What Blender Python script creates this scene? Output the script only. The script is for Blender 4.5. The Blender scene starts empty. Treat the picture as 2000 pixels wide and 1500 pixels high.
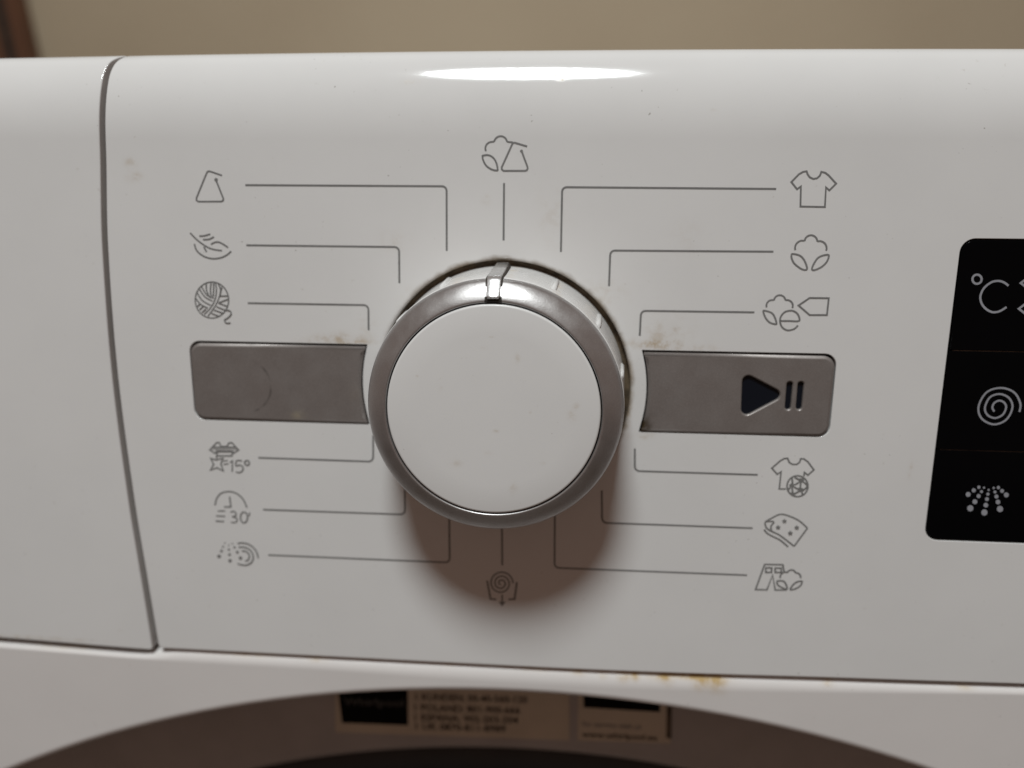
import bpy, bmesh, math, random
from mathutils import Matrix, Vector
random.seed(4)
S = bpy.context.scene
COL = S.collection
R = math.radians

# ------------------------------------------------------------------ camera, light, exposure
Z0 = 0.774                                   # height of the knob axis above the floor
PANEL = Matrix.Translation((0, 0, Z0)) @ Matrix.Rotation(R(90), 4, 'X')   # panel coords (x right, y up, h outwards)
CAM = Vector((0.01619556, 0.03981447, 0.18))                              # camera in panel coords
CR = Matrix(((0.99682666, -0.02383483, 0.07595075),
             (0.00738306, 0.977691, 0.20991857),
             (-0.07925973, -0.20869168, 0.97476442)))
F = 1550.0                                   # focal length in photo pixels (2000 wide)
cd = bpy.data.cameras.new('camera')
cam = bpy.data.objects.new('camera', cd); COL.objects.link(cam)
cam.matrix_world = PANEL @ Matrix.Translation(CAM) @ CR.to_4x4()
cd.sensor_width = 36; cd.lens = F / 2000 * 36
cd.clip_start = 0.01; cd.clip_end = 50
cd.dof.use_dof = True; cd.dof.focus_distance = 0.166; cd.dof.aperture_fstop = 7.0
S.camera = cam

w = bpy.data.worlds.new('World'); S.world = w; w.use_nodes = True
bg = w.node_tree.nodes['Background']
bg.inputs[0].default_value = (1.0, 0.66, 0.52, 1); bg.inputs[1].default_value = 0.153

ld = bpy.data.lights.new('ceiling_lamp', 'AREA'); ld.shape = 'DISK'; ld.size = 0.385
ld.energy = 23.4; ld.color = (0.935, 0.995, 1.0)
lamp = bpy.data.objects.new('ceiling_lamp', ld); COL.objects.link(lamp)
lamp.location = (-0.082, -0.80, Z0 + 1.27)

S.view_settings.view_transform = 'Standard'; S.view_settings.look = 'None'
S.view_settings.exposure = 0; S.view_settings.gamma = 1


def bp(u, v, h=0.0):
    """photo pixel -> point on the plane at height h in panel coords"""
    d = CR @ Vector(((u - 1000) / F, -(v - 750) / F, -1))
    return CAM + d * ((h - CAM.z) / d.z)


# ------------------------------------------------------------------ node helpers
class N:
    def __init__(s, name):
        s.m = bpy.data.materials.new(name); s.m.use_nodes = True
        s.t = s.m.node_tree; s.b = s.t.nodes['Principled BSDF']
        s._co = None

    def node(s, ty, **kw):
        n = s.t.nodes.new(ty)
        for k, v in kw.items(): setattr(n, k, v)
        return n

    def link(s, a, b): s.t.links.new(a, b)

    def put(s, v, sock):
        if isinstance(v, (int, float)): sock.default_value = v
        elif isinstance(v, (tuple, list)): sock.default_value = v if len(v) == len(sock.default_value) else (*v, 1)
        else: s.link(v, sock)

    def math(s, op, a, b=0.0, c=None, clamp=False):
        n = s.node('ShaderNodeMath', operation=op, use_clamp=clamp)
        s.put(a, n.inputs[0]); s.put(b, n.inputs[1])
        if c is not None: s.put(c, n.inputs[2])
        return n.outputs[0]

    def co(s):
        if s._co is None:
            c = s.node('ShaderNodeTexCoord'); x = s.node('ShaderNodeSeparateXYZ')
            s.link(c.outputs['Object'], x.inputs[0]); s._co = (c.outputs['Object'], *x.outputs)
        return s._co

    def noise(s, scale, detail=3, rough=.6, stretch=None):
        n = s.node('ShaderNodeTexNoise'); n.inputs['Scale'].default_value = scale
        n.inputs['Detail'].default_value = detail; n.inputs['Roughness'].default_value = rough
        v = s.co()[0]
        if stretch:
            mp = s.node('ShaderNodeMapping'); mp.inputs['Scale'].default_value = stretch
            s.link(v, mp.inputs[0]); v = mp.outputs[0]
        s.link(v, n.inputs['Vector'])
        return n.outputs['Fac']

    def ramp(s, v, lo, hi, a=0.0, b=1.0):
        n = s.node('ShaderNodeMapRange', clamp=True, interpolation_type='SMOOTHSTEP')
        s.put(v, n.inputs[0])
        for i, x in enumerate((lo, hi, a, b)): n.inputs[i + 1].default_value = x
        return n.outputs[0]

    def mix(s, f, a, b):
        n = s.node('ShaderNodeMix', data_type='RGBA')
        s.put(f, n.inputs[0]); s.put(a, n.inputs[6]); s.put(b, n.inputs[7])
        return n.outputs[2]

    def blob(s, x0, y0, sx, sy, k):
        _, x, y, z = s.co()
        a = s.math('MULTIPLY', s.math('SUBTRACT', x, x0), 1 / sx); b = s.math('MULTIPLY', s.math('SUBTRACT', y, y0), 1 / sy)
        q = s.math('MULTIPLY_ADD', a, a, s.math('MULTIPLY', b, b))
        return s.math('MULTIPLY', s.math('POWER', 0.3679, q), k)

    def total(s, l):
        t = l[0]
        for v in l[1:]: t = s.math('ADD', t, v)
        return t

    def bump(s, h, strength, dist):
        n = s.node('ShaderNodeBump'); n.inputs['Strength'].default_value = strength
        n.inputs['Distance'].default_value = dist; s.link(h, n.inputs['Height']); s.link(n.outputs[0], s.b.inputs['Normal'])


def simple(name, col, rough, metal=0.0, spec=.5, vary=.05, scale=60):
    n = N(name); f = n.ramp(n.noise(scale), .3, .7)
    n.put(n.mix(f, [c * (1 - vary) for c in col], [min(1, c * (1 + vary)) for c in col]), n.b.inputs['Base Color'])
    n.put(n.ramp(n.noise(scale * 2.3), .3, .7, rough * .88, rough * 1.12), n.b.inputs['Roughness'])
    n.b.inputs['Metallic'].default_value = metal; n.b.inputs['Specular IOR Level'].default_value = spec
    return n.m


WHITE = (.735, .725, .715)


def white_plastic(name, stains, specks=True, ring=None, rough=.075, h=0.0, tint=(1, 1, 1), rust=(.40, .28, .14), brk=(.42, .66)):
    """gloss white plastic; stains = [(px u, px v, sx mm, sy mm, strength)], brown grime broken up by noise"""
    n = N(name); st_mask = None
    wear = n.ramp(n.noise(28, 4), .3, .75); base = [a * b for a, b in zip(WHITE, tint)]
    col = n.mix(wear, base, [c * .965 for c in base])
    if specks:                                                   # faint dust and smears
        sm = n.math('MULTIPLY', n.ramp(n.noise(420, 3, .7), .66, .78), n.ramp(n.noise(33, 2), .45, .6))
        col = n.mix(n.math('MULTIPLY', sm, .5), col, (.45, .40, .35))
        sp = n.math('MULTIPLY', n.ramp(n.noise(1100, 1), .745, .79), n.ramp(n.noise(48, 2), .5, .6))
        col = n.mix(n.math('MULTIPLY', sp, .55), col, (.22, .19, .16))
    if stains:
        bl = []
        for u, v, sx, sy, k in stains:
            p = bp(u, v, h); bl.append(n.blob(p.x, p.y, sx * .001, sy * .001, k))
        t = n.total(bl); br = n.ramp(n.noise(330, 4, .7), *brk)
        t = n.math('MULTIPLY', t, n.math('MULTIPLY_ADD', br, .85, .15), clamp=True)
        st_mask = t
        col = n.mix(n.math('MULTIPLY', t, .85), col, rust)
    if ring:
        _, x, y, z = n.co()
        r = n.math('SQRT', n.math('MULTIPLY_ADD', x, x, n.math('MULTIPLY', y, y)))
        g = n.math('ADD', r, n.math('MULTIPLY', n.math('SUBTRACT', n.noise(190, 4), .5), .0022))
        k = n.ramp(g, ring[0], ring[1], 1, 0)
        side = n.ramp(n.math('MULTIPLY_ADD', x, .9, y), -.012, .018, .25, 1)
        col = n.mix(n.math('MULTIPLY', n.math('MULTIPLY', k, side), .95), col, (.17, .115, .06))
    n.put(col, n.b.inputs['Base Color'])
    rg = n.ramp(n.noise(60, 3), .3, .75, rough * .85, rough * 1.3)
    if st_mask is not None: rg = n.math('MULTIPLY_ADD', st_mask, .5, rg, clamp=True)
    n.put(rg, n.b.inputs['Roughness'])
    n.b.inputs['Specular IOR Level'].default_value = .5
    n.bump(n.noise(70, 2), .05, .0004)
    return n.m


# stains on the control panel, as photo pixels with sizes in mm
ST = [(255, 318, 1.2, 1.0, .55), (262, 345, 1.6, 1.0, .5), (665, 660, 4.5, 1.2, .55), (690, 668, 4, .7, .75), (620, 664, 4, .8, .4),
      (715, 640, 2.2, 2.5, .25), (1270, 672, 4.0, .9, .85), (1300, 662, 3.5, 2.0, .45), (1345, 680, 6, .9, .4),
      (1255, 850, 2.2, .9, .6), (1226, 790, .8, 5, .9), (1228, 745, .8, 4, .9), (1180, 575, 4, 3, .25), (1080, 420, 3, 6, .15),
      (1778, 915, .5, 1.9, .45), (800, 590, 2, 3, .22), (770, 470, 3, 2, .2), (1300, 640, 5, 3, .22), (225, 1235, .5, .5, .5),
      (950, 390, 1, 1, .25), (1094, 152, .7, .35, 3.0), (1084, 143, .7, .25, 3.0), (800, 158, 2.0, .5, .35), (1340, 460, 3, 3, .12), (1395, 215, .6, .3, .5)]
M = {}
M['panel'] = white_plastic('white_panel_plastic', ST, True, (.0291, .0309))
M['white'] = white_plastic('white_drawer_plastic', [(10, 1243, 20, .5, .6), (235, 1232, .6, .5, .4)], True)
M['front'] = white_plastic('white_enamel', [(1130, 1309, 2.0, .9, .8), (1178, 1313, 1.2, 1.1, .8), (1218, 1314, 1.3, 1.5, 1.2), (1240, 1316, 1.0, 1.2, 1.2), (1290, 1319, 3, .9, .9), (1305, 1322, 1.5, 1.6, .6), (1350, 1320, 5.5, .6, 1.3), (1385, 1322, 4.0, 1.0, 1.0), (1365, 1330, 1.6, 1.8, .7), (1400, 1332, 2.2, 2.0, .8), (1615, 1330, 1.2, 1.0, .7),
                                     (1880, 1338, 2, .7, .5), (480, 1276, 7, .6, .5), (620, 1283, 3, .8, .6), (880, 1297, 3, .5, .4), (1050, 1306, 5, .5, .4),
                                     (150, 1263, 8, .5, .5)], True, rough=.2, h=-.0014, tint=(.975, .945, .935), rust=(.46, .29, .07), brk=(.28, .72))
M['knob'] = white_plastic('white_knob_plastic', [(1090, 560, 1.0, 1.6, .5), (1150, 610, 3, 2, .3), (900, 545, 3, .8, .35), (1000, 530, 1.0, 1.2, .5), (1195, 690, .8, 3, .4)], True, rough=.24, h=.009)
M['cap'] = white_plastic('white_cap_plastic', [(1118, 812, 1.0, 1.0, .5), (1125, 795, .6, .7, .4), (968, 842, .5, .35, .6), (1003, 955, .8, 1.3, .32), (955, 885, .7, .6, .3), (1035, 805, .3, .3, .6), (945, 680, .9, .4, .35), (1010, 700, .6, .9, .3), (860, 760, .5, .5, .3), (890, 905, 1.2, .7, .25), (1060, 905, .5, .3, .4), (815, 735, .3, .3, .5), (960, 658, .5, .2, .45)], True, rough=.27, h=.0227)
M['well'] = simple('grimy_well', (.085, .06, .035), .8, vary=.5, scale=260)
M['dark'] = simple('dark_gap', (.026, .019, .013), .8, vary=.5, scale=160)
M['grime'] = simple('brown_grime', (.10, .075, .05), .75, vary=.4, scale=240)
M['dust'] = simple('dusty_groove', (.16, .13, .11), .8, vary=.5, scale=300)
M['ink'] = simple('grey_print', (.19, .187, .183), .5, vary=.1)
M['lightink'] = simple('pale_grey_print', (.30, .305, .335), .5, vary=.1)
M['blackink'] = simple('black_print', (.004, .004, .004), .8, spec=.08)
M['glass'] = simple('black_gloss_plastic', (.002, .002, .0024), .14, spec=.05)
M['doorgrey'] = simple('grey_door_plastic', (.41, .385, .375), .45)
M['doorblack'] = simple('black_door_rim', (.01, .01, .01), .4)
M['sticker'] = simple('pale_sticker', (.57, .505, .41), .5)
M['logoink'] = simple('faint_logo_print', (.06, .06, .06), .5)
M['window'] = simple('dark_blue_window', (.006, .008, .013), .22, spec=.2)


def silver(name, base, metal, rough, stains=(), scuff=.05):
    n = N(name)
    f = n.ramp(n.noise(95, 4), .3, .72)
    col = n.mix(f, base, [c * (1 - scuff) for c in base])
    fl = n.ramp(n.noise(5200, 1), .4, .75)                     # metallic flake
    col = n.mix(n.math('MULTIPLY', fl, .35), col, [c * 1.5 for c in base])
    for (u, v, sx, sy, k, c) in stains:
        p = bp(u, v)
        col = n.mix(n.math('MULTIPLY', n.blob(p.x, p.y, sx * .001, sy * .001, k), n.ramp(n.noise(380, 3), .3, .6), clamp=True), col, c)
    n.put(col, n.b.inputs['Base Color']); n.b.inputs['Metallic'].default_value = metal
    n.put(n.ramp(n.noise(140, 3), .3, .7, rough * .85, rough * 1.2), n.b.inputs['Roughness'])
    n.bump(n.noise(2600, 2), .28, .00006)
    return n


br = (.06, .04, .02)
M['ring'] = silver('satin_silver_ring', (.44, .425, .42), .85, .37).m
M['pointer'] = silver('silver_pointer', (.62, .62, .62), .8, .26).m
M['button'] = silver('silver_button', (.265, .24, .228), .5, .44,
                     [(1252, 835, 2.2, 2.6, 1.3, br), (1248, 842, 1.2, 4, .7, br), (580, 812, 1.3, .9, .6, (.45, .40, .3))]).m
n = silver('silver_blank_button', (.265, .24, .228), .5, .44, [(582, 810, 1.5, 1.0, .6, (.45, .40, .3)), (700, 770, 2, 2, .3, (.4, .36, .32))])
# worn crescent left by something round on the blank button
p = bp(478, 752); _, X, Y, Z = n.co()
rr = n.math('SQRT', n.math('ADD', n.math('POWER', n.math('SUBTRACT', X, p.x), 2), n.math('POWER', n.math('SUBTRACT', Y, p.y), 2)))
cr = n.math('MULTIPLY', n.ramp(n.math('ABSOLUTE', n.math('SUBTRACT', rr, .0066)), .00005, .00042, 1, 0), n.ramp(n.math('SUBTRACT', X, p.x), .0015, .0035))
old = n.b.inputs['Base Color'].links[0].from_socket
n.put(n.mix(n.math('MULTIPLY', cr, n.ramp(n.noise(230, 2), .3, .65, .0, .55)), old, (.05, .045, .04)), n.b.inputs['Base Color'])
M['blank'] = n.m


# ------------------------------------------------------------------ object helpers
def obj(name, me, mat, parent=None, label=None, **props):
    o = bpy.data.objects.new(name, me); COL.objects.link(o)
    if isinstance(me, bpy.types.Mesh) and mat: me.materials.clear(); me.materials.append(M[mat] if isinstance(mat, str) else mat)
    if parent: o.parent = parent
    if label: o['label'] = label
    for k, v in props.items(): o[k] = v
    return o


def part(name, me, mat, parent, label=None):
    """a part of the machine whose mesh is in panel coords"""
    o = obj(name, me, mat, parent, label)
    if parent is ROOT: o.matrix_local = PANEL
    return o


def done(bm, name):
    bmesh.ops.recalc_face_normals(bm, faces=bm.faces)
    me = bpy.data.meshes.new(name); bm.to_mesh(me); bm.free(); return me


def normals2(pts):
    """unit left-hand normals of a closed 2D loop"""
    n = len(pts); out = []
    for i in range(n):
        a, b = Vector(pts[i - 1][:2]), Vector(pts[(i + 1) % n][:2])
        t = (b - a).normalized(); out.append(Vector((-t.y, t.x)))
    return out


def area2(p): return sum(p[i - 1][0] * p[i][1] - p[i][0] * p[i - 1][1] for i in range(len(p))) / 2


def rrect(x0, y0, x1, y1, r, seg=8):
    """closed loop, counter-clockwise; r = radii bl, br, tr, tl"""
    out = []
    for cx, cy, rad, a0 in ((x0 + r[0], y0 + r[0], r[0], 180), (x1 - r[1], y0 + r[1], r[1], 270), (x1 - r[2], y1 - r[2], r[2], 0), (x0 + r[3], y1 - r[3], r[3], 90)):
        for k in range(seg + 1):
            a = R(a0 + 90 * k / seg); out.append((cx + rad * math.cos(a), cy + rad * math.sin(a)))
    return out


def circle(r, n=128, cx=0, cy=0, ry=None):
    ry = ry or r
    return [(cx + r * math.cos(2 * math.pi * k / n), cy + ry * math.sin(2 * math.pi * k / n)) for k in range(n)]


def resample(p, step):
    out = []
    for i in range(len(p)):
        a, b = Vector(p[i]), Vector(p[(i + 1) % len(p)]); k = max(1, int((b - a).length / step))
        for j in range(k): out.append(tuple(a.lerp(b, j / k)))
    return out


def strip(bm, A, B, closed=True, smooth=True):
    n = len(A); fs = []
    for i in range(n if closed else n - 1):
        j = (i + 1) % n
        try: f = bm.faces.new((A[i], A[j], B[j], B[i])); f.smooth = smooth; fs.append(f)
        except ValueError: pass
    return fs


def fill_loops(bm, loops, z):
    """flat face with holes; loops of 2D points; returns vertex loops"""
    vl = []; edges = []
    for lp in loops:
        vs = [bm.verts.new((p[0], p[1], z)) for p in lp]
        edges += [bm.edges.new((vs[i - 1], vs[i])) for i in range(len(vs))]; vl.append(vs)
    g = bmesh.ops.triangle_fill(bm, edges=edges, use_beauty=True)
    for e in g['geom']:
        if isinstance(e, bmesh.types.BMFace): e.smooth = False
    return vl


def lip(bm, vs, out, nrm, r, depth, closed=True, seg=5, chamfer=None):
    """rounded edge running from boundary verts outwards (dir out) and down (-nrm)"""
    prev = vs
    steps = chamfer or [(r * math.sin(R(90) * k / seg), r * (1 - math.cos(R(90) * k / seg))) for k in range(1, seg + 1)]
    for so, sd in steps:
        cur = [bm.verts.new(v.co + o * so - m * sd) for v, o, m in zip(vs, out, nrm)]
        strip(bm, prev, cur, closed); prev = cur
    cur = [bm.verts.new(v.co - m * depth) for v, m in zip(prev, nrm)]
    strip(bm, prev, cur, closed)
    return cur


BEV = [(.00012, .00003), (.00058, .00034), (.00066, .00041), (.0007, .0005)]


def slab(loop, z, depth, r, seg=5, chamfer=None):
    """solid plate with rounded front edge from a 2D loop (outer outline), front at z"""
    if area2(loop) < 0: loop = loop[::-1]
    nn = [-v for v in normals2(loop)]
    inner = [(p[0] - q.x * r, p[1] - q.y * r) for p, q in zip(loop, nn)]
    bm = bmesh.new(); vl = fill_loops(bm, [inner], z)
    o3 = [Vector((q.x, q.y, 0)) for q in nn]; up = [Vector((0, 0, 1))] * len(loop)
    last = lip(bm, vl[0], o3, up, r, depth, True, seg, chamfer)
    bm.faces.new(last)
    return bm


def lathe(prof, n=160, smooth=True, mesh=None):
    bm = mesh or bmesh.new(); rows = []
    for r, h in prof:
        rows.append([bm.verts.new((r * math.cos(2 * math.pi * k / n), r * math.sin(2 * math.pi * k / n), h)) for k in range(n)])
    for a, b in zip(rows, rows[1:]): strip(bm, a, b, True, smooth)
    return bm, rows


def box(bm, x0, y0, z0, x1, y1, z1):
    v = [bm.verts.new(c) for c in ((x0, y0, z0), (x1, y0, z0), (x1, y1, z0), (x0, y1, z0), (x0, y0, z1), (x1, y0, z1), (x1, y1, z1), (x0, y1, z1))]
    for f in ((0, 3, 2, 1), (4, 5, 6, 7), (0, 1, 5, 4), (1, 2, 6, 5), (2, 3, 7, 6), (3, 0, 4, 7)): bm.faces.new([v[i] for i in f])


# ------------------------------------------------------------------ setting
XL, XR = -.29, .31                                            # machine sides
bm = bmesh.new(); box(bm, -2.2, .66, 0.0, 2.2, .76, 2.6)
nm = N('cream_wall_paint')
nm.put(nm.mix(nm.ramp(nm.noise(2.2, 3), .3, .7), (.51, .425, .30), (.46, .375, .26)), nm.b.inputs['Base Color'])
nm.b.inputs['Roughness'].default_value = .7; nm.bump(nm.noise(90, 3), .25, .002)
obj('wall', done(bm, 'wall'), nm.m, None, 'cream painted wall behind the washing machine', kind='structure')
bm = bmesh.new(); box(bm, -2.2, -2.2, -.05, 2.2, .66, 0.0)
nm = N('brown_floor')
nm.put(nm.mix(nm.ramp(nm.noise(9, 3), .3, .7), (.10, .065, .045), (.07, .045, .03)), nm.b.inputs['Base Color'])
nm.b.inputs['Roughness'].default_value = .5
obj('floor', done(bm, 'floor'), nm.m, None, 'brown floor under the washing machine', kind='structure')

ROOT = bpy.data.objects.new('washing_machine', None); COL.objects.link(ROOT); ROOT.empty_display_size = .1
ROOT['label'] = 'white front-loading washing machine with round program knob and black touch keys'
ROOT['category'] = 'washing machine'

# ------------------------------------------------------------------ control panel and drawer front
YB, YF = -.0713, .056                                         # bottom edge, start of the rolled top
prof = []                                                     # rolled top: (y, h, angle)
y, h, phi, s, ds = YF, 0.0, 0.0, 0.0, .00035
while phi < R(90):
    prof.append((y, h, phi))
    k = 20 + 1340 * s if s < .0160 else min(41.4 + (s - .0160) * 42000, 180)
    phi += k * ds * 1.0; s += ds
    y += ds * math.cos(phi); h -= ds * math.sin(phi)
prof.append((y, h, R(90))); prof.append((y, h - .02, R(90)))
TOPY = y
SEAM = [(-.08935, -.0713), (-.09066, -.0521), (-.09208, -.0314), (-.0932, .0013), (-.0925, .0318), (-.0908, .0525), (-.0902, .0625), (-.0900, .0675), (-.0898, .0710), (-.0892, .0733), (-.0882, .0746), (-.0870, .0756)]


def seam_x(y):
    if y <= SEAM[0][1]: return SEAM[0][0]
    for i in range(len(SEAM) - 1):
        (xa, ya), (xb, yb) = SEAM[i], SEAM[i + 1]
        if ya <= y <= yb:
            t = (y - ya) / (yb - ya)
            # Catmull-Rom in y
            x0 = SEAM[max(0, i - 1)]; x3 = SEAM[min(len(SEAM) - 1, i + 2)]
            m0 = (xb - x0[0]) / (yb - x0[1]) * (yb - ya); m1 = (x3[0] - xa) / (x3[1] - ya) * (yb - ya)
            return (2 * t**3 - 3 * t**2 + 1) * xa + (t**3 - 2 * t**2 + t) * m0 + (-2 * t**3 + 3 * t**2) * xb + (t**3 - t**2) * m1
    return SEAM[-1][0]


def bow(x, y): return -(x - .01) ** 2 * .046 * max(0, min(1, (y - YF) / .016)) ** 2   # the top edge sags a little to both sides


def pw(x, tab):
    """smooth interpolation in a table of (x, value)"""
    if x <= tab[0][0]: return tab[0][1]
    for (a, va), (b, vb) in zip(tab, tab[1:]):
        if x <= b:
            t = (x - a) / (b - a); return va + (vb - va) * t
    return tab[-1][1]


def smooth_pw(x, tab, w=.012): return sum(pw(x + w * (k - 4) / 4, tab) for k in range(9)) / 9


PB = [(-.10, 0), (.020, 0), (.053, .0005), (.078, .0012), (.102, .0016), (.126, .0022), (.31, .0045)]        # rise of the panel's lower edge
DB = [(-.29, .004), (-.1335, .0015), (-.0913, 0), (-.08, 0)]                                                # and of the drawer's
TB = [(-.29, -.0707), (-.134, -.0728), (-.0915, -.0742), (-.088, -.0722), (.02, -.0722), (.053, -.0718), (.078, -.0714), (.102, -.0711), (.126, -.0707), (.31, -.0684)]
YTT = [(-.29, -.0722), (-.134, -.0739), (-.09, -.0753), (-.05, -.0754), (0, -.0765), (.03, -.0765), (.08, -.0745), (.126, -.0723), (.31, -.0702)]


def front_plate(xl, xr, yb, holes, rise, gap_r, name, mat, cor):
    """flat front with holes and a rolled top; xl / xr are functions of y"""
    bm = bmesh.new(); r = .0004 if holes else .00028
    ys = [yb + cor + (YF - yb - cor) * k / 40 for k in range(41)]
    L = [(xl(t), t) for t in ys]; Rr = [(xr(t), t) for t in ys]
    def corner(p, q, flip):                                   # rounded lower corner between the bottom edge and a side
        o = []
        for k in range(1, 7):
            a = R(90) * k / 7
            o.append((p + (1 - math.sin(a)) * 0 + flip * cor * (1 - math.cos(a)), q + cor * (1 - math.sin(a))))
        return o
    outer = L[::-1] + corner(xl(yb), yb, 1) + [(xl(yb) + cor + (xr(yb) - xl(yb) - 2 * cor) * k / 60, yb) for k in range(61)] + corner(xr(yb), yb, -1)[::-1] + Rr
    outer = [(p[0], p[1] + smooth_pw(p[0], rise) * max(0, min(1, (-.04 - p[1]) / .03))) for p in outer]
    # outer runs: top-left down to bottom-left, along the bottom, up to top-right (counter-clockwise)
    loops = [outer]; hn = []
    for hp, rh in holes:
        if area2(hp) < 0: hp = hp[::-1]
        nn = [-v for v in normals2(hp)]
        loops.append([(p[0] + q.x * rh, p[1] + q.y * rh) for p, q in zip(hp, nn)]); hn.append((nn, rh))
    vl = fill_loops(bm, loops, 0)
    up = Vector((0, 0, 1))
    for vs, (nn, rh) in zip(vl[1:], hn):
        lip(bm, vs, [Vector((-q.x, -q.y, 0)) for q in nn], [up] * len(vs), rh, .0035)
    # rolled top
    nx = 60; rows = []
    for (y, h, a) in prof:
        x0, x1 = xl(y), xr(y)
        rows.append([bm.verts.new((x0 + (x1 - x0) * k / nx, y + bow(x0 + (x1 - x0) * k / nx, y), h)) for k in range(nx + 1)])
    for a, b in zip(rows, rows[1:]): strip(bm, a, b, False)
    # rounded outer edge: left side + bottom + right side of the flat part, then up both sides of the roll
    ov = vl[0]; nn = [-v for v in normals2(outer)]
    path = [r_[0] for r_ in rows][::-1] + ov + [r_[-1] for r_ in rows]
    nr = [Vector((0, math.sin(a), math.cos(a))) for _, _, a in prof]
    outs = [Vector((-1, 0, 0))] * len(rows) + [Vector((q.x, q.y, 0)) for q in nn] + [Vector((1, 0, 0))] * len(rows)
    k0 = len(rows); outs[k0] = Vector((-1, 0, 0)); outs[k0 + len(ov) - 1] = Vector((1, 0, 0))
    nrm = nr[::-1] + [up] * len(ov) + nr
    lip(bm, path, outs, nrm, r, .004, False)
    bmesh.ops.remove_doubles(bm, verts=bm.verts, dist=2e-6)
    return part(name, done(bm, name), mat, ROOT)


RB, BY, BX = .0332, .00965, .0750                             # buttons: inner arc radius, half height, outer end


def button_loop(side, g=0.0):
    """outline of a button; g shrinks it"""
    hy, bx, ra = BY - g, BX - g, RB + g
    a = math.asin(hy / ra); rc = .0026
    p = []
    for k in range(13):                                       # inner arc, bottom to top
        t = -a + 2 * a * k / 12; p.append((ra * math.cos(t), ra * math.sin(t)))
    for k in range(7):
        t = R(90 - 90 * k / 6); p.append((bx - rc + rc * math.cos(t), hy - rc + rc * math.sin(t)))
    for k in range(7):
        t = R(-90 * k / 6); p.append((bx - rc + rc * math.cos(t), -hy + rc + rc * math.sin(t)))
    p = [(side * q[0], q[1]) for q in p]
    return p if area2(p) > 0 else p[::-1]


DX0, DX1, DY0, DY1 = .0986, .19, -.0337, .0353                # touch key block
disp_loop = rrect(DX0, DY0, DX1, DY1, (.0030, .003, .003, .0030))
CP = front_plate(seam_x, lambda y: XR, YB, [(circle(.0295, 160), .0006), (button_loop(1), .00016), (button_loop(-1), .00016), (disp_loop, .00016)], PB, 0, 'control_panel', 'panel', .0008)
DF = front_plate(lambda y: XL, lambda y: seam_x(y) - .0020 - .0004 * min(1, max(0, (.02 - y) / .09)), -.0721, [], DB, 0, 'drawer_front', 'white', .0006)
DF['label'] = 'white detergent drawer front left of the curved seam'

bm = bmesh.new(); rows = []
for y, h, a in [(YB + .001, 0, 0)] + prof[::3]:
    rows.append([bm.verts.new((x, y - .0038 * math.sin(a) + (bow(x, y) if y > YF else 0), h - .0038 * math.cos(a))) for x in [XL + .004 + (XR - XL - .008) * i / 40 for i in range(41)]])
for a, b in zip(rows, rows[1:]): strip(bm, a, b, False)
part('panel_backing', done(bm, 'backing'), 'grime', ROOT)
bm = bmesh.new(); box(bm, XL, TOPY - .022, -.62, XR, TOPY - .0012, -.030)
part('top_plate', done(bm, 'top'), 'front', ROOT)
bm = bmesh.new(); box(bm, XL, -.77, -.61, XR, TOPY - .0225, -.045)
part('cabinet', done(bm, 'cabinet'), 'front', ROOT)

# ------------------------------------------------------------------ lower front with the door dish
EA, EB, EX, EY = .275, .226, .006, -.0796 - .226
hole = [(EX + EA * math.cos(2 * math.pi * k / 240), EY + EB * math.sin(2 * math.pi * k / 240)) for k in range(240)]
HF = 0.0
bm = bmesh.new()
rl = .0022
nn = [-v for v in normals2(hole)]
hin = [(p[0] + q.x * rl, p[1] + q.y * rl) for p, q in zip(hole, nn)]
nx = 150; gx = [XL + (XR - XL) * i / nx for i in range(nx + 1)]
outer = [(XL, -.77), (XR, -.77)] + [(x, smooth_pw(x, YTT)) for x in gx[::-1]]
# the face is thinner than the lip above the door, so the top edge follows the dish where it would cut it
vl = fill_loops(bm, [outer, [(p[0], min(p[1], smooth_pw(p[0], YTT) - .0006)) for p in hin]], HF)
lip(bm, vl[1], [Vector((-q.x, -q.y, 0)) for q in nn], [Vector((0, 0, 1))] * len(nn), rl, .040)
rows = []
for k in range(13):                                           # soft rolled top edge of the lower front
    a = R(90) * k / 12
    rows.append([bm.verts.new((x, smooth_pw(x, YTT) + (smooth_pw(x, TB, .004) - smooth_pw(x, YTT)) * math.sin(a), HF - .0028 * (1 - math.cos(a)))) for x in gx])
rows.append([bm.verts.new((x, smooth_pw(x, TB, .004), HF - .0105)) for x in gx])
for a, b in zip(rows, rows[1:]): strip(bm, a, b, False)
part('front_panel', done(bm, 'front'), 'front', ROOT)


def ell(a, b, cx, cy, n=200): return [(cx + a * math.cos(2 * math.pi * k / n), cy + b * math.sin(2 * math.pi * k / n)) for k in range(n)]


HD = -.028
bm = bmesh.new()
prev = None
for (da, hh) in ((.004, HD - .006), (-.002, HD - .0006), (-.008, HD), (-.0335, HD), (-.0352, HD - .0008), (-.036, HD - .004)):
    e = ell(EA + da, EB + da * .95, EX, EY - (.0035 if da < -.03 else 0))
    cur = [bm.verts.new((p[0], p[1], hh)) for p in e]
    if prev: strip(bm, prev, cur)
    prev = cur
DOOR = part('door', done(bm, 'door'), 'doorgrey', ROOT, 'grey door ring in the shaded dish')
bm = bmesh.new(); prev = None
for da, hh in ((-.0352, HD - .0032), (-.040, HD - .0005), (-.050, HD - .001), (-.058, HD - .012), (-.12, HD - .05)):
    cur = [bm.verts.new((p[0], p[1], hh)) for p in ell(EA + da, EB + da * .95, EX, EY - .0035)]
    if prev: strip(bm, prev, cur)
    prev = cur
bm.faces.new(prev)
obj('door_glass', done(bm, 'glass'), 'doorblack', DOOR)


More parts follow.
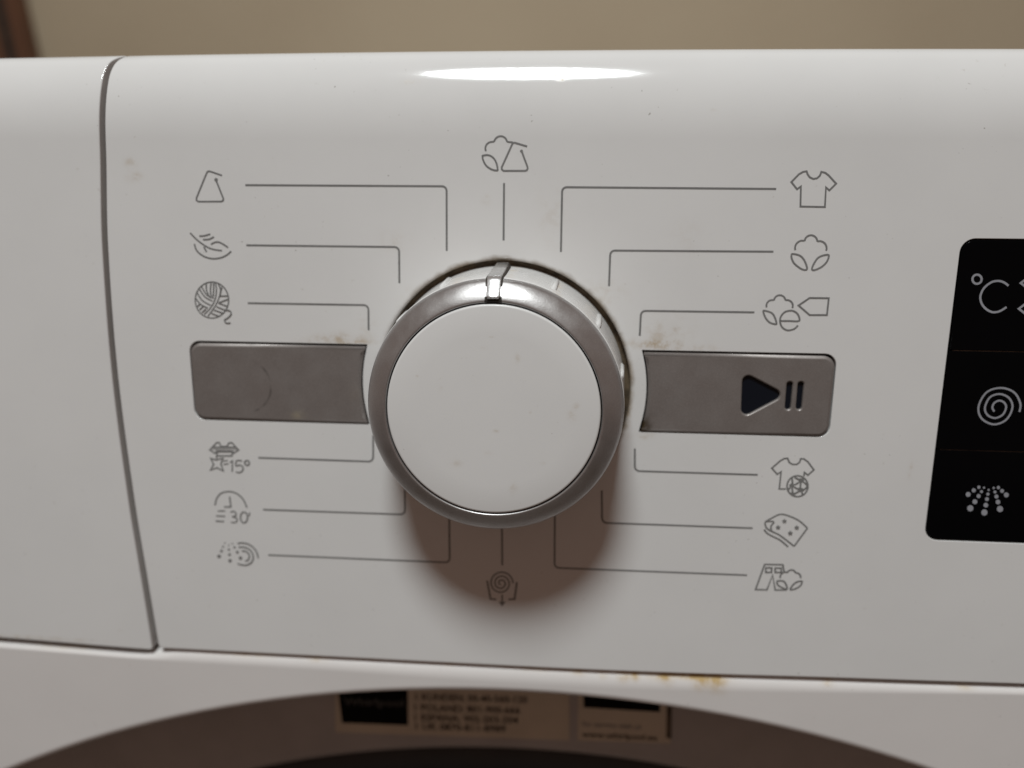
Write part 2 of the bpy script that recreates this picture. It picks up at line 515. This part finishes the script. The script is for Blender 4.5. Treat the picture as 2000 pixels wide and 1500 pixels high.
def px_poly(pts, h, th=.00012):
    bm = bmesh.new()
    p = [bp(u, v, h) for u, v in pts]
    if area2(p) < 0: p = p[::-1]
    a = [bm.verts.new(q) for q in p]; b = [bm.verts.new((q.x, q.y, q.z - th)) for q in p]
    bm.faces.new(a); bm.faces.new(b[::-1]); strip(bm, a, b)
    return done(bm, 'poly')


def text_mesh(txt, u0, v0, u1, v1, h, height, width=None):
    """flat lettering whose baseline runs between two photo pixels on the plane at height h"""
    cu = bpy.data.curves.new('t', 'FONT'); cu.body = txt; cu.size = 1; cu.resolution_u = 2; cu.offset = .018
    o = bpy.data.objects.new('t', cu); COL.objects.link(o)
    dg = bpy.context.evaluated_depsgraph_get(); dg.update()
    me = bpy.data.meshes.new_from_object(o.evaluated_get(dg)); bpy.data.objects.remove(o); bpy.data.curves.remove(cu)
    xs = [v.co.x for v in me.vertices]; ymax = max(v.co.y for v in me.vertices)
    a, b = bp(u0, v0, h), bp(u1, v1, h); d = b - a; L = d.length; d.normalize(); nv = Vector((-d.y, d.x, 0))
    x0, x1 = min(xs), max(xs)
    for v in me.vertices:
        q = a + d * ((v.co.x - x0) / (x1 - x0) * L) + nv * (v.co.y * height / .7); v.co = q
    me.update(); return me


HS = HD + .00025; HT = HS + .00006
st = part('service_sticker', px_poly([(655, 1310), (1112, 1310), (1112, 1446), (655, 1430)], HS), 'sticker', ROOT, 'pale sticker with black logo block and phone numbers')
obj('logo_block', px_poly([(655, 1310), (796, 1310), (797, 1417), (668, 1412)], HT), 'blackink', st)
obj('logo_lettering', text_mesh('Whirlpool', 672, 1377, 788, 1380, HT + .00006, .0024), 'logoink', st)
for t_, a_ in (('1 KUNDEN: 00-40-560-120', (812, 1367, 1030, 1373)), ('1 POLAND: 801-900-666', (810, 1388, 1016, 1394)),
              ('1 ESPANA: 902-203-204', (810, 1407, 1012, 1413)), ('1 UK 0870-811-8989', (812, 1424, 988, 1430))):
    obj('print_line', text_mesh(t_, *a_, HT, .0022), 'blackink', st)
st = part('web_sticker', px_poly([(1130, 1310), (1312, 1316), (1310, 1452), (1128, 1446)], HS), 'sticker', ROOT, 'pale sticker with black bar and web address')
obj('black_bar', px_poly([(1138, 1330), (1290, 1336), (1289, 1391), (1140, 1382)], HT), 'blackink', st)
obj('sticker_edge', px_poly([(1303, 1340), (1313, 1340), (1311, 1443), (1301, 1442)], HT), 'grime', st)
obj('print_line', text_mesh('for service visit us', 1137, 1418, 1252, 1424, HT, .0016), 'ink', st)
obj('print_line', text_mesh('www.whirlpool.eu', 1137, 1439, 1283, 1446, HT, .0018), 'blackink', st)

# ------------------------------------------------------------------ buttons
for side, name, mat, lab in ((-1, 'blank_button', 'blank', 'plain silver button with a worn crescent'), (1, 'start_button', 'button', 'silver button with play and pause windows')):
    lp = [(x, y - .00012) for x, y in button_loop(side, .00034)]
    if side < 0:
        part(name, done(slab(lp, .0005, .0045, .0007, chamfer=BEV), name), mat, ROOT, lab)
        continue
    # openings for play triangle and pause bars
    if area2(lp) < 0: lp = lp[::-1]
    c6 = lambda x, y: bp(1200 + x * .22, 660 + y * .22)
    tri = [c6(1138, 300), c6(1520, 500), c6(1120, 712)]
    rad = .0013; tl = []
    for i in range(3):
        p0, p1, p2 = (Vector(tri[i - 1][:2]), Vector(tri[i][:2]), Vector(tri[(i + 1) % 3][:2]))
        e0, e1 = (p0 - p1).normalized(), (p2 - p1).normalized()
        half = e0.angle(e1) / 2; c = p1 + (e0 + e1).normalized() * (rad / math.sin(half))
        s0 = p1 + e0 * (rad / math.tan(half)) - c; s1 = p1 + e1 * (rad / math.tan(half)) - c
        a0 = math.atan2(s0.y, s0.x); d = (math.atan2(s1.y, s1.x) - a0 + math.pi) % (2 * math.pi) - math.pi
        tl += [(c.x + rad * math.cos(a0 + d * k / 6), c.y + rad * math.sin(a0 + d * k / 6)) for k in range(7)]
    hol = [tl]
    for (xa, xb) in ((1550, 1540), (1648, 1638)):
        a, b = c6(xa, 388), c6(xb, 632)
        hol.append(rrect((a.x + b.x) / 2 - .00062, b.y, (a.x + b.x) / 2 + .00062, a.y, (.0006,) * 4, 5))
    nn = [-v for v in normals2(lp)]; r = .0007; rh = .00045
    loops = [[(p[0] - q.x * r, p[1] - q.y * r) for p, q in zip(lp, nn)]]; hn = []
    for hp in hol:
        if area2(hp) < 0: hp.reverse()
        m = [-v for v in normals2(hp)]; hn.append(m)
        loops.append([(p[0] + q.x * rh, p[1] + q.y * rh) for p, q in zip(hp, m)])
    bm = bmesh.new(); vl = fill_loops(bm, loops, .0005); up = Vector((0, 0, 1))
    lip(bm, vl[0], [Vector((q.x, q.y, 0)) for q in nn], [up] * len(nn), r, .004, chamfer=BEV)
    for vs, m in zip(vl[1:], hn): lip(bm, vs, [Vector((-q.x, -q.y, 0)) for q in m], [up] * len(m), rh, .0012)
    B = part(name, done(bm, name), mat, ROOT, lab)
    for hp, nme in zip(hol, ('play_window', 'pause_window', 'pause_window')):
        m = [-v for v in normals2(hp)]
        obj(nme, done(slab([(p[0] + q.x * .0002, p[1] + q.y * .0002) for p, q in zip(hp, m)], -.0003, .0006, .0001, 2), nme), 'window', B)

# ------------------------------------------------------------------ program knob
bodyp = [(.0286, -.0036), (.0281, -.001), (.0278, .004), (.0273, .012), (.02712, .0178), (.0271, .0181), (.0269, .0183), (.0267, .0183), (.0262, .0180), (.021, .0175)]
bm, rows = lathe(bodyp)
KN = part('program_knob', done(bm, 'knob'), 'knob', ROOT, 'white round program knob with silver rim')
rp = [(.0261, .0180), (.0269, .01835), (.02698, .0186), (.02694, .0190), (.02685, .0195)]
# convex rim: normal turns from nearly sideways to nearly forward
P0, P1, P2, P3 = Vector((.02665, .0199)), Vector((.0257, .0209)), Vector((.0242, .02195)), Vector((.02285, .02235))
for k in range(1, 15):
    t = k / 14; q = P0 * (1 - t)**3 + P1 * 3 * t * (1 - t)**2 + P2 * 3 * t * t * (1 - t) + P3 * t**3; rp.append((q.x, q.y))
rp += [(.02265, .02236), (.02248, .02225), (.0224, .0220), (.0224, .0203)]
bm, rows = lathe(rp)
obj('trim_ring', done(bm, 'ring'), 'ring', KN)
bm, rows = lathe([(.0221, .0200), (.0221, .0221), (.02205, .02235), (.0219, .0225), (.0216, .02256), (.016, .0227), (.008, .02278), (.001, .0228)])
bm.faces.new(rows[-1])
obj('knob_cap', done(bm, 'cap'), 'cap', KN)
bm, rows = lathe([(.0226, .0204), (.0218, .0204)]); obj('cap_groove', done(bm, 'groove'), 'dark', KN)
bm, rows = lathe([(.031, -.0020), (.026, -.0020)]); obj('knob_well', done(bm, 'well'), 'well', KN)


def sweep(path, halfw, cap_round=True, edge=.0003):
    """strap of width 2*halfw following a (radius, height) path at the top of the knob"""
    bm = bmesh.new(); n = len(path); rows = []
    for i, (r, h) in enumerate(path):
        a = Vector(path[max(0, i - 1)]); b = Vector(path[min(n - 1, i + 1)]); t = (b - a).normalized(); nv = Vector((t.y, -t.x))
        if nv.x + nv.y < 0: nv = -nv
        wd = halfw
        if cap_round and i >= n - 3: wd = halfw * (.98, .93, .80)[i - (n - 3)]
        sec = [(-wd, -.0012), (-wd, -edge), (-wd + edge * .3, -edge * .3), (-wd + edge, 0), (0, edge * .15), (wd - edge, 0), (wd - edge * .3, -edge * .3), (wd, -edge), (wd, -.0012)]
        rows.append([bm.verts.new((x, r + nv.x * d, h + nv.y * d)) for x, d in sec])
    for a, b in zip(rows, rows[1:]): strip(bm, a, b, False)
    bm.faces.new(rows[0]); bm.faces.new(rows[-1][::-1])
    return done(bm, 'strap')


def rim_path(off, r_end):
    path = [(.0285 + off, .0006), (.0278 + off, .009), (.0272 + off, .0180), (.02705 + off, .0194), (.0269 + off * .95, .0198), (.0266 + off * .8, .0201 + off * .5)]
    for k in range(1, 11):
        r = .0266 + (r_end - .0266) * k / 10
        path.append((r + off * (.8 - .3 * k / 10), .0201 + .0024 * k / 10 + off * (.5 + .4 * k / 10)))
    return path


obj('pointer', sweep(rim_path(.00060, .0231), .00142, True, .00016), 'pointer', KN, 'silver pointer clip at the top of the knob')
obj('pointer_slot', sweep(rim_path(.00012, .0226), .00175, False, .0001), 'dark', KN)
# ribs on the knob's side
bm = bmesh.new(); rows = []
for h, r, e in ((.0010, .02800, .0002), (.002, .02800, .00045), (.009, .0276, .00045), (.0135, .0273, .0004), (.0150, .0271, .00005)):
    rows.append([bm.verts.new((r + a, b, h)) for a, b in ((-.0004, -.0007), (e * .5, -.00055), (e, -.0002), (e, .0002), (e * .5, .00055), (-.0004, .0007))])
for a, b in zip(rows, rows[1:]): strip(bm, a, b, False)
rib = done(bm, 'rib')
for k in range(14):
    ang = 90 + k * 360 / 14
    if k == 0: continue
    o = obj('grip_rib', rib if k == 1 else rib, 'knob' if k == 1 else None, KN); o.rotation_euler.z = R(ang)

# ------------------------------------------------------------------ touch keys
DISP = part('touch_key_block', done(slab(rrect(DX0 + .0012, DY0 + .0012, DX1 - .0012, DY1 - .0012, (.002,) * 4), -.00022, .004, .0001), 'disp'), 'dust', ROOT, 'black glossy block of touch keys')
ycut = [DY1 - .0003, bp(1900, 685.5).y, bp(1880, 879.5).y, DY0 + .0003]
for i in range(3):
    t, b = ycut[i] - (.00009 if i else 0), ycut[i + 1] + (.00009 if i < 2 else 0)
    rt = .0027 if i == 0 else .00012; rb = .0027 if i == 2 else .00012
    obj('touch_key', done(slab(rrect(DX0 + .0003, b, DX1 - .0003, t, (rb, rb, rt, rt)), .00005, .0012, .00012 if i else .0002), 'key'), 'glass', DISP)


# ------------------------------------------------------------------ printed strokes
def catmull(p, per=6):
    out = []; n = len(p)
    closed = (Vector(p[0]) - Vector(p[-1])).length < 1e-6
    for i in range(n - 1):
        a = Vector(p[i - 1] if i else (p[-2] if closed else p[0])); b = Vector(p[i]); c = Vector(p[i + 1]); d = Vector(p[i + 2] if i + 2 < n else (p[1] if closed else p[-1]))
        for k in range(per):
            t = k / per; out.append(tuple(.5 * (2 * b + (c - a) * t + (2 * a - 5 * b + 4 * c - d) * t * t + (3 * b - a - 3 * c + d) * t**3)))
    out.append(tuple(p[-1])); return out


def strokes(items, org, sc, h, wd):
    """items: ('l', pts) sharp line, ('c', pts) smooth curve, ('o', cx, cy, rx[, ry]) ring, ('d', cx, cy, r) dot, ('p', pts) filled polygon"""
    bm = bmesh.new(); z = 0.0
    conv = lambda p: bp(org[0] + p[0] * sc, org[1] + p[1] * sc, h).xy
    for it in items:
        z += 4e-6; k = it[0]; ww = wd
        if k in 'lc' and len(it) > 2: ww = wd * it[2]
        if k == 'd' or k == 'p':
            if k == 'd': pts = [conv((it[1] + it[3] * math.cos(a * math.pi / 8), it[2] - it[3] * math.sin(a * math.pi / 8))) for a in range(16)]
            else: pts = [conv(p) for p in it[1]]
            if area2(pts) < 0: pts = pts[::-1]
            bm.faces.new([bm.verts.new((p[0], p[1], h + z)) for p in pts]); continue
        if k == 'o':
            ry = it[4] if len(it) > 4 else it[3]
            pts = [(it[1] + it[3] * math.cos(a * math.pi / 20), it[2] + ry * math.sin(a * math.pi / 20)) for a in range(41)]; pts[-1] = pts[0]
        else: pts = it[1] if k == 'l' else catmull(it[1])
        P = [conv(p) for p in pts]; closed = (P[0] - P[-1]).length < 1e-7
        if closed: P = P[:-1]
        n = len(P); A = []; B = []
        for i in range(n):
            a = P[i - 1] if (i or closed) else None; c = P[(i + 1) % n] if (i < n - 1 or closed) else None
            d0 = (P[i] - a).normalized() if a is not None else None; d1 = (c - P[i]).normalized() if c is not None else None
            if d0 is None: d0 = d1
            if d1 is None: d1 = d0
            m = (d0 + d1)
            m = m.normalized() if m.length > .2 else d0
            nv = Vector((-m.y, m.x)); f = 1 / max(.5, abs(nv.dot(Vector((-d0.y, d0.x)))))
            A.append(bm.verts.new((*(P[i] + nv * (ww / 2 * f)), h + z))); B.append(bm.verts.new((*(P[i] - nv * (ww / 2 * f)), h + z)))
        strip(bm, A, B, closed, False)
    bmesh.ops.recalc_face_normals(bm, faces=bm.faces)
    for f in bm.faces:
        f.normal_update()
        if f.normal.z < 0: f.normal_flip()
    me = bpy.data.meshes.new('strokes'); bm.to_mesh(me); bm.free(); return me


HI = .00003; WI = .00040


def symbol(name, items, org, sc, label=None, wd=WI, mat='ink', parent=None, h=HI):
    return obj(name, strokes(items, org, sc, h, wd), mat, parent or CP, label)


# guide lines from the symbols to the knob (photo pixels)
def guide(pts):
    if len(pts) == 3:                                        # rounded corner
        a, c, b = (Vector(p) for p in pts); ra = 9
        u, v = (a - c).normalized(), (b - c).normalized(); q = c + (u + v) * ra
        arc = [c + u * ra] + [c + u * ra * (1 - math.sin(t)) + v * ra * (1 - math.cos(t)) for t in (R(22), R(45), R(68))] + [c + v * ra]
        pts = [tuple(a)] + [tuple(p) for p in arc] + [tuple(b)]
    obj('guide_line', strokes([('l', pts)], (0, 0), 1, HI, .00045), 'ink', CP)


for g in ([(479, 361.5), (872.3, 363.8), (872.5, 490)], [(481, 479), (779.5, 482.5), (780, 553)], [(484, 592), (719.5, 596), (720, 645)],
          [(984.5, 357.5), (983.5, 469.6)], [(1516, 369), (1098, 365.5), (1095.5, 492)], [(1510.6, 491.5), (1192, 489.3), (1189.5, 559)], [(1473.5, 610), (1252, 607), (1249.5, 656)],
          [(504.5, 894), (728.8, 901.7), (728.9, 850)], [(513.8, 995.4), (791, 1005), (790.5, 940)], [(523.9, 1084), (878.4, 1098.8), (877.3, 1005)],
          [(980, 1000), (981, 1103.8)], [(1459, 1123.4), (1083, 1109), (1083.7, 1000)], [(1470, 1031.6), (1176, 1021), (1175.3, 958)], [(1480, 927.4), (1239.8, 919.9), (1240, 876)]):
    guide(g)

O1, S1 = (340, 300), 400 / 1667
tri = [(390, 178), (300, 147), (284, 143), (271, 148), (262, 165), (182, 362), (182, 380), (198, 391), (385, 390), (400, 381), (401, 366), (340, 214)]
symbol('synthetics_symbol', [('l', tri), ('d', 342, 213, 15)], O1, S1, 'flask shaped triangle symbol')
symbol('feather_symbol', [('c', [(130, 645), (190, 705), (260, 755), (320, 780), (390, 790)]), ('c', [(165, 735), (185, 790), (240, 835), (310, 855), (380, 848), (430, 825), (465, 795)]),
                          ('c', [(300, 740), (325, 725), (360, 720), (400, 738), (440, 765)]), ('c', [(205, 672), (250, 668), (295, 655)]), ('c', [(235, 700), (285, 697), (325, 677)]), ('l', [(242, 758), (265, 800)])], O1, S1, 'feather symbol')
symbol('wool_symbol', [('o', 308, 1192, 136, 147), ('c', [(358, 1058), (378, 1110), (365, 1175), (335, 1240), (275, 1325)]), ('c', [(335, 1052), (345, 1110), (332, 1190), (297, 1255), (245, 1310)]),
                       ('c', [(225, 1085), (262, 1145), (305, 1175)]), ('c', [(203, 1098), (250, 1165), (312, 1200)]), ('c', [(186, 1130), (230, 1195), (298, 1235)]), ('c', [(175, 1175), (215, 1225), (275, 1258)]),
                       ('c', [(262, 1058), (264, 1110), (282, 1155)]), ('c', [(302, 1048), (296, 1110), (302, 1168)]), ('c', [(322, 1048), (322, 1110), (316, 1180)]),
                       ('l', [(372, 1160), (440, 1158)]), ('l', [(362, 1215), (440, 1185)]), ('l', [(362, 1217), (440, 1245)]), ('l', [(345, 1245), (425, 1278)]), ('l', [(325, 1272), (402, 1300)]), ('l', [(305, 1300), (370, 1325)]),
                       ('l', [(190, 1245), (212, 1222)]), ('l', [(208, 1270), (240, 1240)]), ('l', [(228, 1292), (262, 1262)]), ('l', [(388, 1085), (372, 1160)]),
                       ('c', [(418, 1272), (455, 1280), (465, 1305), (440, 1335), (412, 1355), (425, 1378), (460, 1378)])], O1, S1, 'ball of yarn symbol', WI * .85)
O3, S3 = (380, 840), .21
symbol('cold_wash_symbol', [('l', [(228, 116), (205, 118), (142, 185), (190, 217), (207, 195), (355, 197), (365, 215), (410, 185), (347, 118), (320, 120), (300, 153), (247, 153), (228, 116)]), ('l', [(168, 160), (385, 160)]), ('l', [(168, 178), (392, 178)], .6),
                            ('l', [(209, 202), (352, 202), (348, 240), (209, 240), (209, 202)]), ('l', [(205, 240), (203, 262)]), ('l', [(150, 262), (197, 277), (265, 262), (245, 315), (268, 380), (210, 350), (148, 372), (178, 320), (150, 262)]),
                            ('l', [(268, 290), (308, 282)], .8), ('l', [(268, 320), (318, 312)], .8), ('l', [(330, 302), (353, 285), (350, 388)], .9),
                            ('c', [(442, 285), (392, 285), (386, 332), (420, 325), (450, 345), (446, 378), (415, 395), (385, 388)], .9), ('o', 488, 305, 22)], O3, S3, 'shirt and star symbol reading 15°')
symbol('quick_wash_symbol', [('c', [(190, 700), (205, 640), (245, 590), (310, 572), (380, 585), (440, 630), (470, 680), (487, 722)]), ('l', [(326, 618), (338, 715), (275, 715)]), ('l', [(215, 752), (285, 752)], .9), ('l', [(200, 798), (285, 802)]), ('l', [(195, 845), (275, 850)]),
                             ('c', [(335, 765), (362, 755), (386, 775), (380, 798), (355, 806), (385, 815), (397, 835), (380, 858), (340, 858)], .9), ('o', 460, 812, 33, 50), ('l', [(514, 766), (506, 800)], .9)], O3, S3, 'clock symbol reading 30 minutes')
sd = [(228, 1175, 18), (250, 1125, 14), (265, 1085, 10), (282, 1050, 7), (330, 1215, 17), (325, 1158, 13), (320, 1110, 11), (318, 1070, 7), (428, 1190, 17), (398, 1135, 14), (372, 1090, 11), (352, 1055, 7)]
symbol('rinse_symbol', [('d', *d) for d in sd] + [('c', [(400, 1055), (440, 1048), (500, 1060), (550, 1095), (580, 1140), (592, 1190)]), ('c', [(410, 1090), (460, 1088), (510, 1110), (540, 1150), (545, 1195), (525, 1235), (480, 1255), (430, 1250), (400, 1240)]),
                        ('c', [(440, 1125), (470, 1125), (500, 1145), (510, 1180), (495, 1210), (470, 1215)])], O3, S3, 'spray and spiral symbol')
O4, S4 = (860, 240), 260 / 1500
symbol('mixed_symbol', [('c', [(513, 320), (508, 280), (525, 240), (560, 217), (605, 212)]), ('c', [(605, 212), (625, 175), (660, 153), (700, 152), (735, 175), (754, 213)]), ('l', [(754, 213), (815, 219)]),
                        ('c', [(475, 378), (484, 368), (540, 363), (595, 392), (630, 448), (646, 520), (636, 536), (580, 525), (520, 485), (485, 425), (475, 378)]),
                        ('l', [(978, 265), (838, 223), (822, 225), (810, 240), (692, 500), (692, 522), (712, 540), (955, 540), (976, 532), (985, 513), (980, 490), (917, 320)]), ('d', 915, 318, 17)], O4, S4, 'cotton boll and flask symbol')
O5, S5 = (1460, 310), 220 / 943
symbol('shirt_symbol', [('l', [(495, 105), (465, 110), (430, 130), (367, 195), (415, 255), (447, 232), (443, 400), (648, 404), (657, 240), (685, 265), (742, 208), (680, 140), (650, 117), (618, 110), (606, 142), (582, 163), (552, 169), (522, 156), (503, 130), (495, 105)])], O5, S5, 'T-shirt symbol')


def arc3(a, b, c, n=10):
    (ax, ay), (bx, by), (cx, cy) = a, b, c
    d = 2 * (ax * (by - cy) + bx * (cy - ay) + cx * (ay - by))
    ux = ((ax * ax + ay * ay) * (by - cy) + (bx * bx + by * by) * (cy - ay) + (cx * cx + cy * cy) * (ay - by)) / d
    uy = ((ax * ax + ay * ay) * (cx - bx) + (bx * bx + by * by) * (ax - cx) + (cx * cx + cy * cy) * (bx - ax)) / d
    r = math.hypot(ax - ux, ay - uy); t0, tb, t1 = (math.atan2(q[1] - uy, q[0] - ux) for q in (a, b, c))
    w = lambda t: (t - t0) % (2 * math.pi)
    sw = w(t1) if w(tb) < w(t1) else w(t1) - 2 * math.pi
    return [(ux + r * math.cos(t0 + sw * k / n), uy + r * math.sin(t0 + sw * k / n)) for k in range(n + 1)]


def cotton(fl, lf, rt=None):
    it = [('l', arc3(*fl[:3])), ('l', arc3(*fl[2:5])), ('l', arc3(*fl[4:]))]
    for l in ([lf] + ([rt] if rt else [])): it.append(('c', l + [l[0]]))
    return it


symbol('cotton_symbol', cotton([(400, 765), (415, 705), (478, 688), (530, 640), (585, 692), (640, 702), (658, 770)], [(368, 805), (385, 797), (440, 812), (475, 850), (498, 910), (490, 930), (450, 922), (395, 880), (372, 840)],
                               [(680, 808), (640, 808), (590, 830), (555, 880), (540, 922), (560, 932), (620, 905), (665, 860)]), O5, S5, 'cotton boll symbol with two leaves')
symbol('eco_cotton_symbol', cotton([(160, 1245), (174, 1195), (222, 1185), (270, 1142), (318, 1185), (360, 1192), (375, 1250)], [(132, 1278), (150, 1273), (200, 1290), (225, 1320), (242, 1372), (235, 1385), (185, 1370), (150, 1330)]) +
       [('c', [(275, 1358), (350, 1358), (420, 1360), (436, 1345), (420, 1300), (385, 1275), (350, 1272), (310, 1285), (280, 1320), (272, 1362), (290, 1410), (330, 1435), (370, 1432), (400, 1418), (422, 1395)]),
        ('l', [(427, 1228), (520, 1165), (680, 1167), (665, 1308), (520, 1308), (427, 1228)])], O5, S5, 'cotton boll with letter e and tag')
O7, S7 = (1440, 870), .2
ball = [('d', 588, 398, 106)]
symbol('sports_symbol', [('l', [(475, 425), (410, 425), (428, 257), (390, 282), (338, 222), (420, 150), (460, 128), (490, 125), (510, 168), (540, 185), (580, 185), (608, 165), (620, 130), (650, 131), (690, 160), (748, 238), (690, 290), (656, 264), (650, 300)]), ('o', 588, 398, 102),
                         ('p', [(590, 330), (620, 318), (655, 325), (650, 362), (605, 366)]), ('p', [(505, 385), (530, 368), (560, 380), (555, 408), (515, 412)]), ('p', [(585, 420), (612, 408), (645, 420), (640, 455), (595, 455)]), ('p', [(520, 458), (545, 452), (562, 470), (565, 495), (530, 480)]), ('p', [(668, 370), (690, 365), (692, 420), (672, 412)]),
                         ('l', [(560, 385), (600, 362)]), ('l', [(555, 405), (590, 425)]), ('l', [(620, 366), (615, 410)]), ('l', [(650, 358), (672, 375)]), ('l', [(640, 440), (675, 412)]), ('l', [(540, 372), (535, 320)]), ('l', [(598, 330), (560, 310)]), ('l', [(560, 470), (598, 450)]), ('l', [(515, 410), (490, 440)]), ('l', [(535, 412), (540, 455)]), ('l', [(630, 455), (640, 485)])], O7, S7, 'T-shirt and football symbol')
star = lambda x, y: [('l', [(x, y), (x + 22 * math.cos(R(90 + 72 * k)), y - 22 * math.sin(R(90 + 72 * k)))], .8) for k in range(5)]
symbol('duvet_symbol', [('c', [(275, 745), (340, 708), (425, 672), (520, 695), (610, 740), (685, 808)]), ('l', [(685, 808), (555, 985)]), ('c', [(555, 985), (480, 925), (400, 868), (340, 838), (330, 790), (360, 750)]), ('l', [(360, 750), (345, 740), (278, 743)]),
                        ('c', [(275, 745), (272, 770), (290, 810), (340, 842)]), ('c', [(262, 820), (290, 855), (340, 885), (420, 925), (497, 990)])] + star(460, 740) + star(398, 800) + star(580, 802) + star(517, 855), O7, S7, 'folded duvet symbol with stars')
symbol('jeans_symbol', [('l', [(458, 1240), (445, 1165), (268, 1162), (178, 1408), (290, 1410), (345, 1265), (370, 1412), (482, 1412)]), ('l', [(280, 1195), (337, 1195), (333, 1240), (278, 1240), (280, 1195)]), ('l', [(370, 1198), (430, 1198), (430, 1240), (370, 1240), (370, 1198)])] +
       cotton([(420, 1295), (435, 1250), (490, 1242), (530, 1215), (570, 1245), (605, 1255), (618, 1295)], [(388, 1330), (400, 1322), (450, 1325), (475, 1355), (485, 1402), (430, 1385), (395, 1360)], [(632, 1328), (590, 1330), (550, 1355), (518, 1405), (560, 1402), (615, 1370)]), O7, S7, 'trousers and cotton boll symbol')


def spiral(cx, cy, r0, r1, turns, end, n=60, ky=1.0):
    return [(cx + (r0 + (r1 - r0) * k / n) * math.cos(end - 2 * math.pi * turns * (1 - k / n)), cy - ky * (r0 + (r1 - r0) * k / n) * math.sin(end - 2 * math.pi * turns * (1 - k / n)) * -1) for k in range(n + 1)]


symbol('drain_symbol', [('l', spiral(950, 1292, 8, 80, 2.75, 0)), ('l', [(857, 1275), (880, 1398), (918, 1400)], 1.2), ('l', [(1055, 1285), (1040, 1398), (1000, 1400)], 1.2), ('l', [(957, 1368), (957, 1416)]), ('p', [(934, 1415), (980, 1415), (957, 1448)])],
       (700, 760), .29333, 'spiral tub symbol with down arrow', WI * 1.0)
# on the touch keys
OC, SC = (1880, 500), 120 / 1125
HK = .00009
symbol('temperature_symbol', [('o', 265, 425, 84, 84), ('c', [(840, 545), (770, 490), (690, 460), (620, 458), (540, 475), (440, 540), (370, 620), (330, 720), (328, 800), (360, 890), (430, 970), (520, 1020), (590, 1030), (680, 1010), (760, 965), (805, 935)]),
                              ('l', [(1185, 405), (1065, 495), (1185, 585)], 1.0), ('l', [(1190, 845), (1030, 965), (1190, 1090)])], OC, SC, 'degrees Celsius symbol', .00046, 'lightink', DISP, HK)
O8, S8 = (1780, 440), 220 / 516
symbol('spin_symbol', [('c', [(495, 855), (499, 815), (470, 765), (410, 745), (345, 765), (308, 830), (322, 885), (378, 912), (435, 890), (463, 835), (448, 792), (405, 773), (360, 788), (337, 835), (348, 868), (382, 883), (418, 868), (434, 835), (425, 812), (402, 803), (380, 814), (371, 835), (380, 853)])], O8, S8, 'spiral symbol', .00044, 'lightink', DISP, HK)
symbol('rinse_key_symbol', [('d', *d) for d in ((290, 615, 45), (392, 540, 38), (485, 483, 30), (580, 492, 20), (328, 868, 57), (412, 748, 45), (480, 645, 38), (533, 563, 28), (585, 945, 57), (612, 810, 43), (632, 700, 36), (650, 608, 30), (662, 532, 20),
                                               (870, 880, 57), (833, 752, 43), (805, 652, 37), (778, 568, 28), (755, 495, 22), (985, 622, 45), (908, 550, 36), (840, 487, 30))], (1860, 900), 140 / 1312, 'shower spray symbol of dots', WI, 'lightink', DISP, HK)

# ------------------------------------------------------------------ leaning brown board behind the machine
nm = N('brown_wood')
g = nm.noise(16, 5, .6, (9, 1, 1))
nm.put(nm.mix(nm.ramp(g, .3, .7), (.16, .07, .035), (.10, .045, .024)), nm.b.inputs['Base Color']); nm.b.inputs['Roughness'].default_value = .5
BD = bpy.data.objects.new('wooden_board', None); COL.objects.link(BD)
BD['label'] = 'brown wooden board with a dark groove, leaning behind the washing machine'; BD['category'] = 'board'
bm = bmesh.new(); box(bm, -.32, -.009, 0, 0, .009, .72)
bmesh.ops.bevel(bm, geom=bm.edges[:], offset=.002, segments=2, affect='EDGES')
obj('panel', done(bm, 'board'), nm.m, BD)
for gx in (-.019,):
    bm = bmesh.new(); box(bm, gx - .005, -.0102, .02, gx + .004, -.0085, .70); obj('groove', done(bm, 'groove'), 'dark', BD)
BD.location = (-.526, .648, Z0 + TOPY - .001); BD.rotation_euler = (0, R(-8), 0)
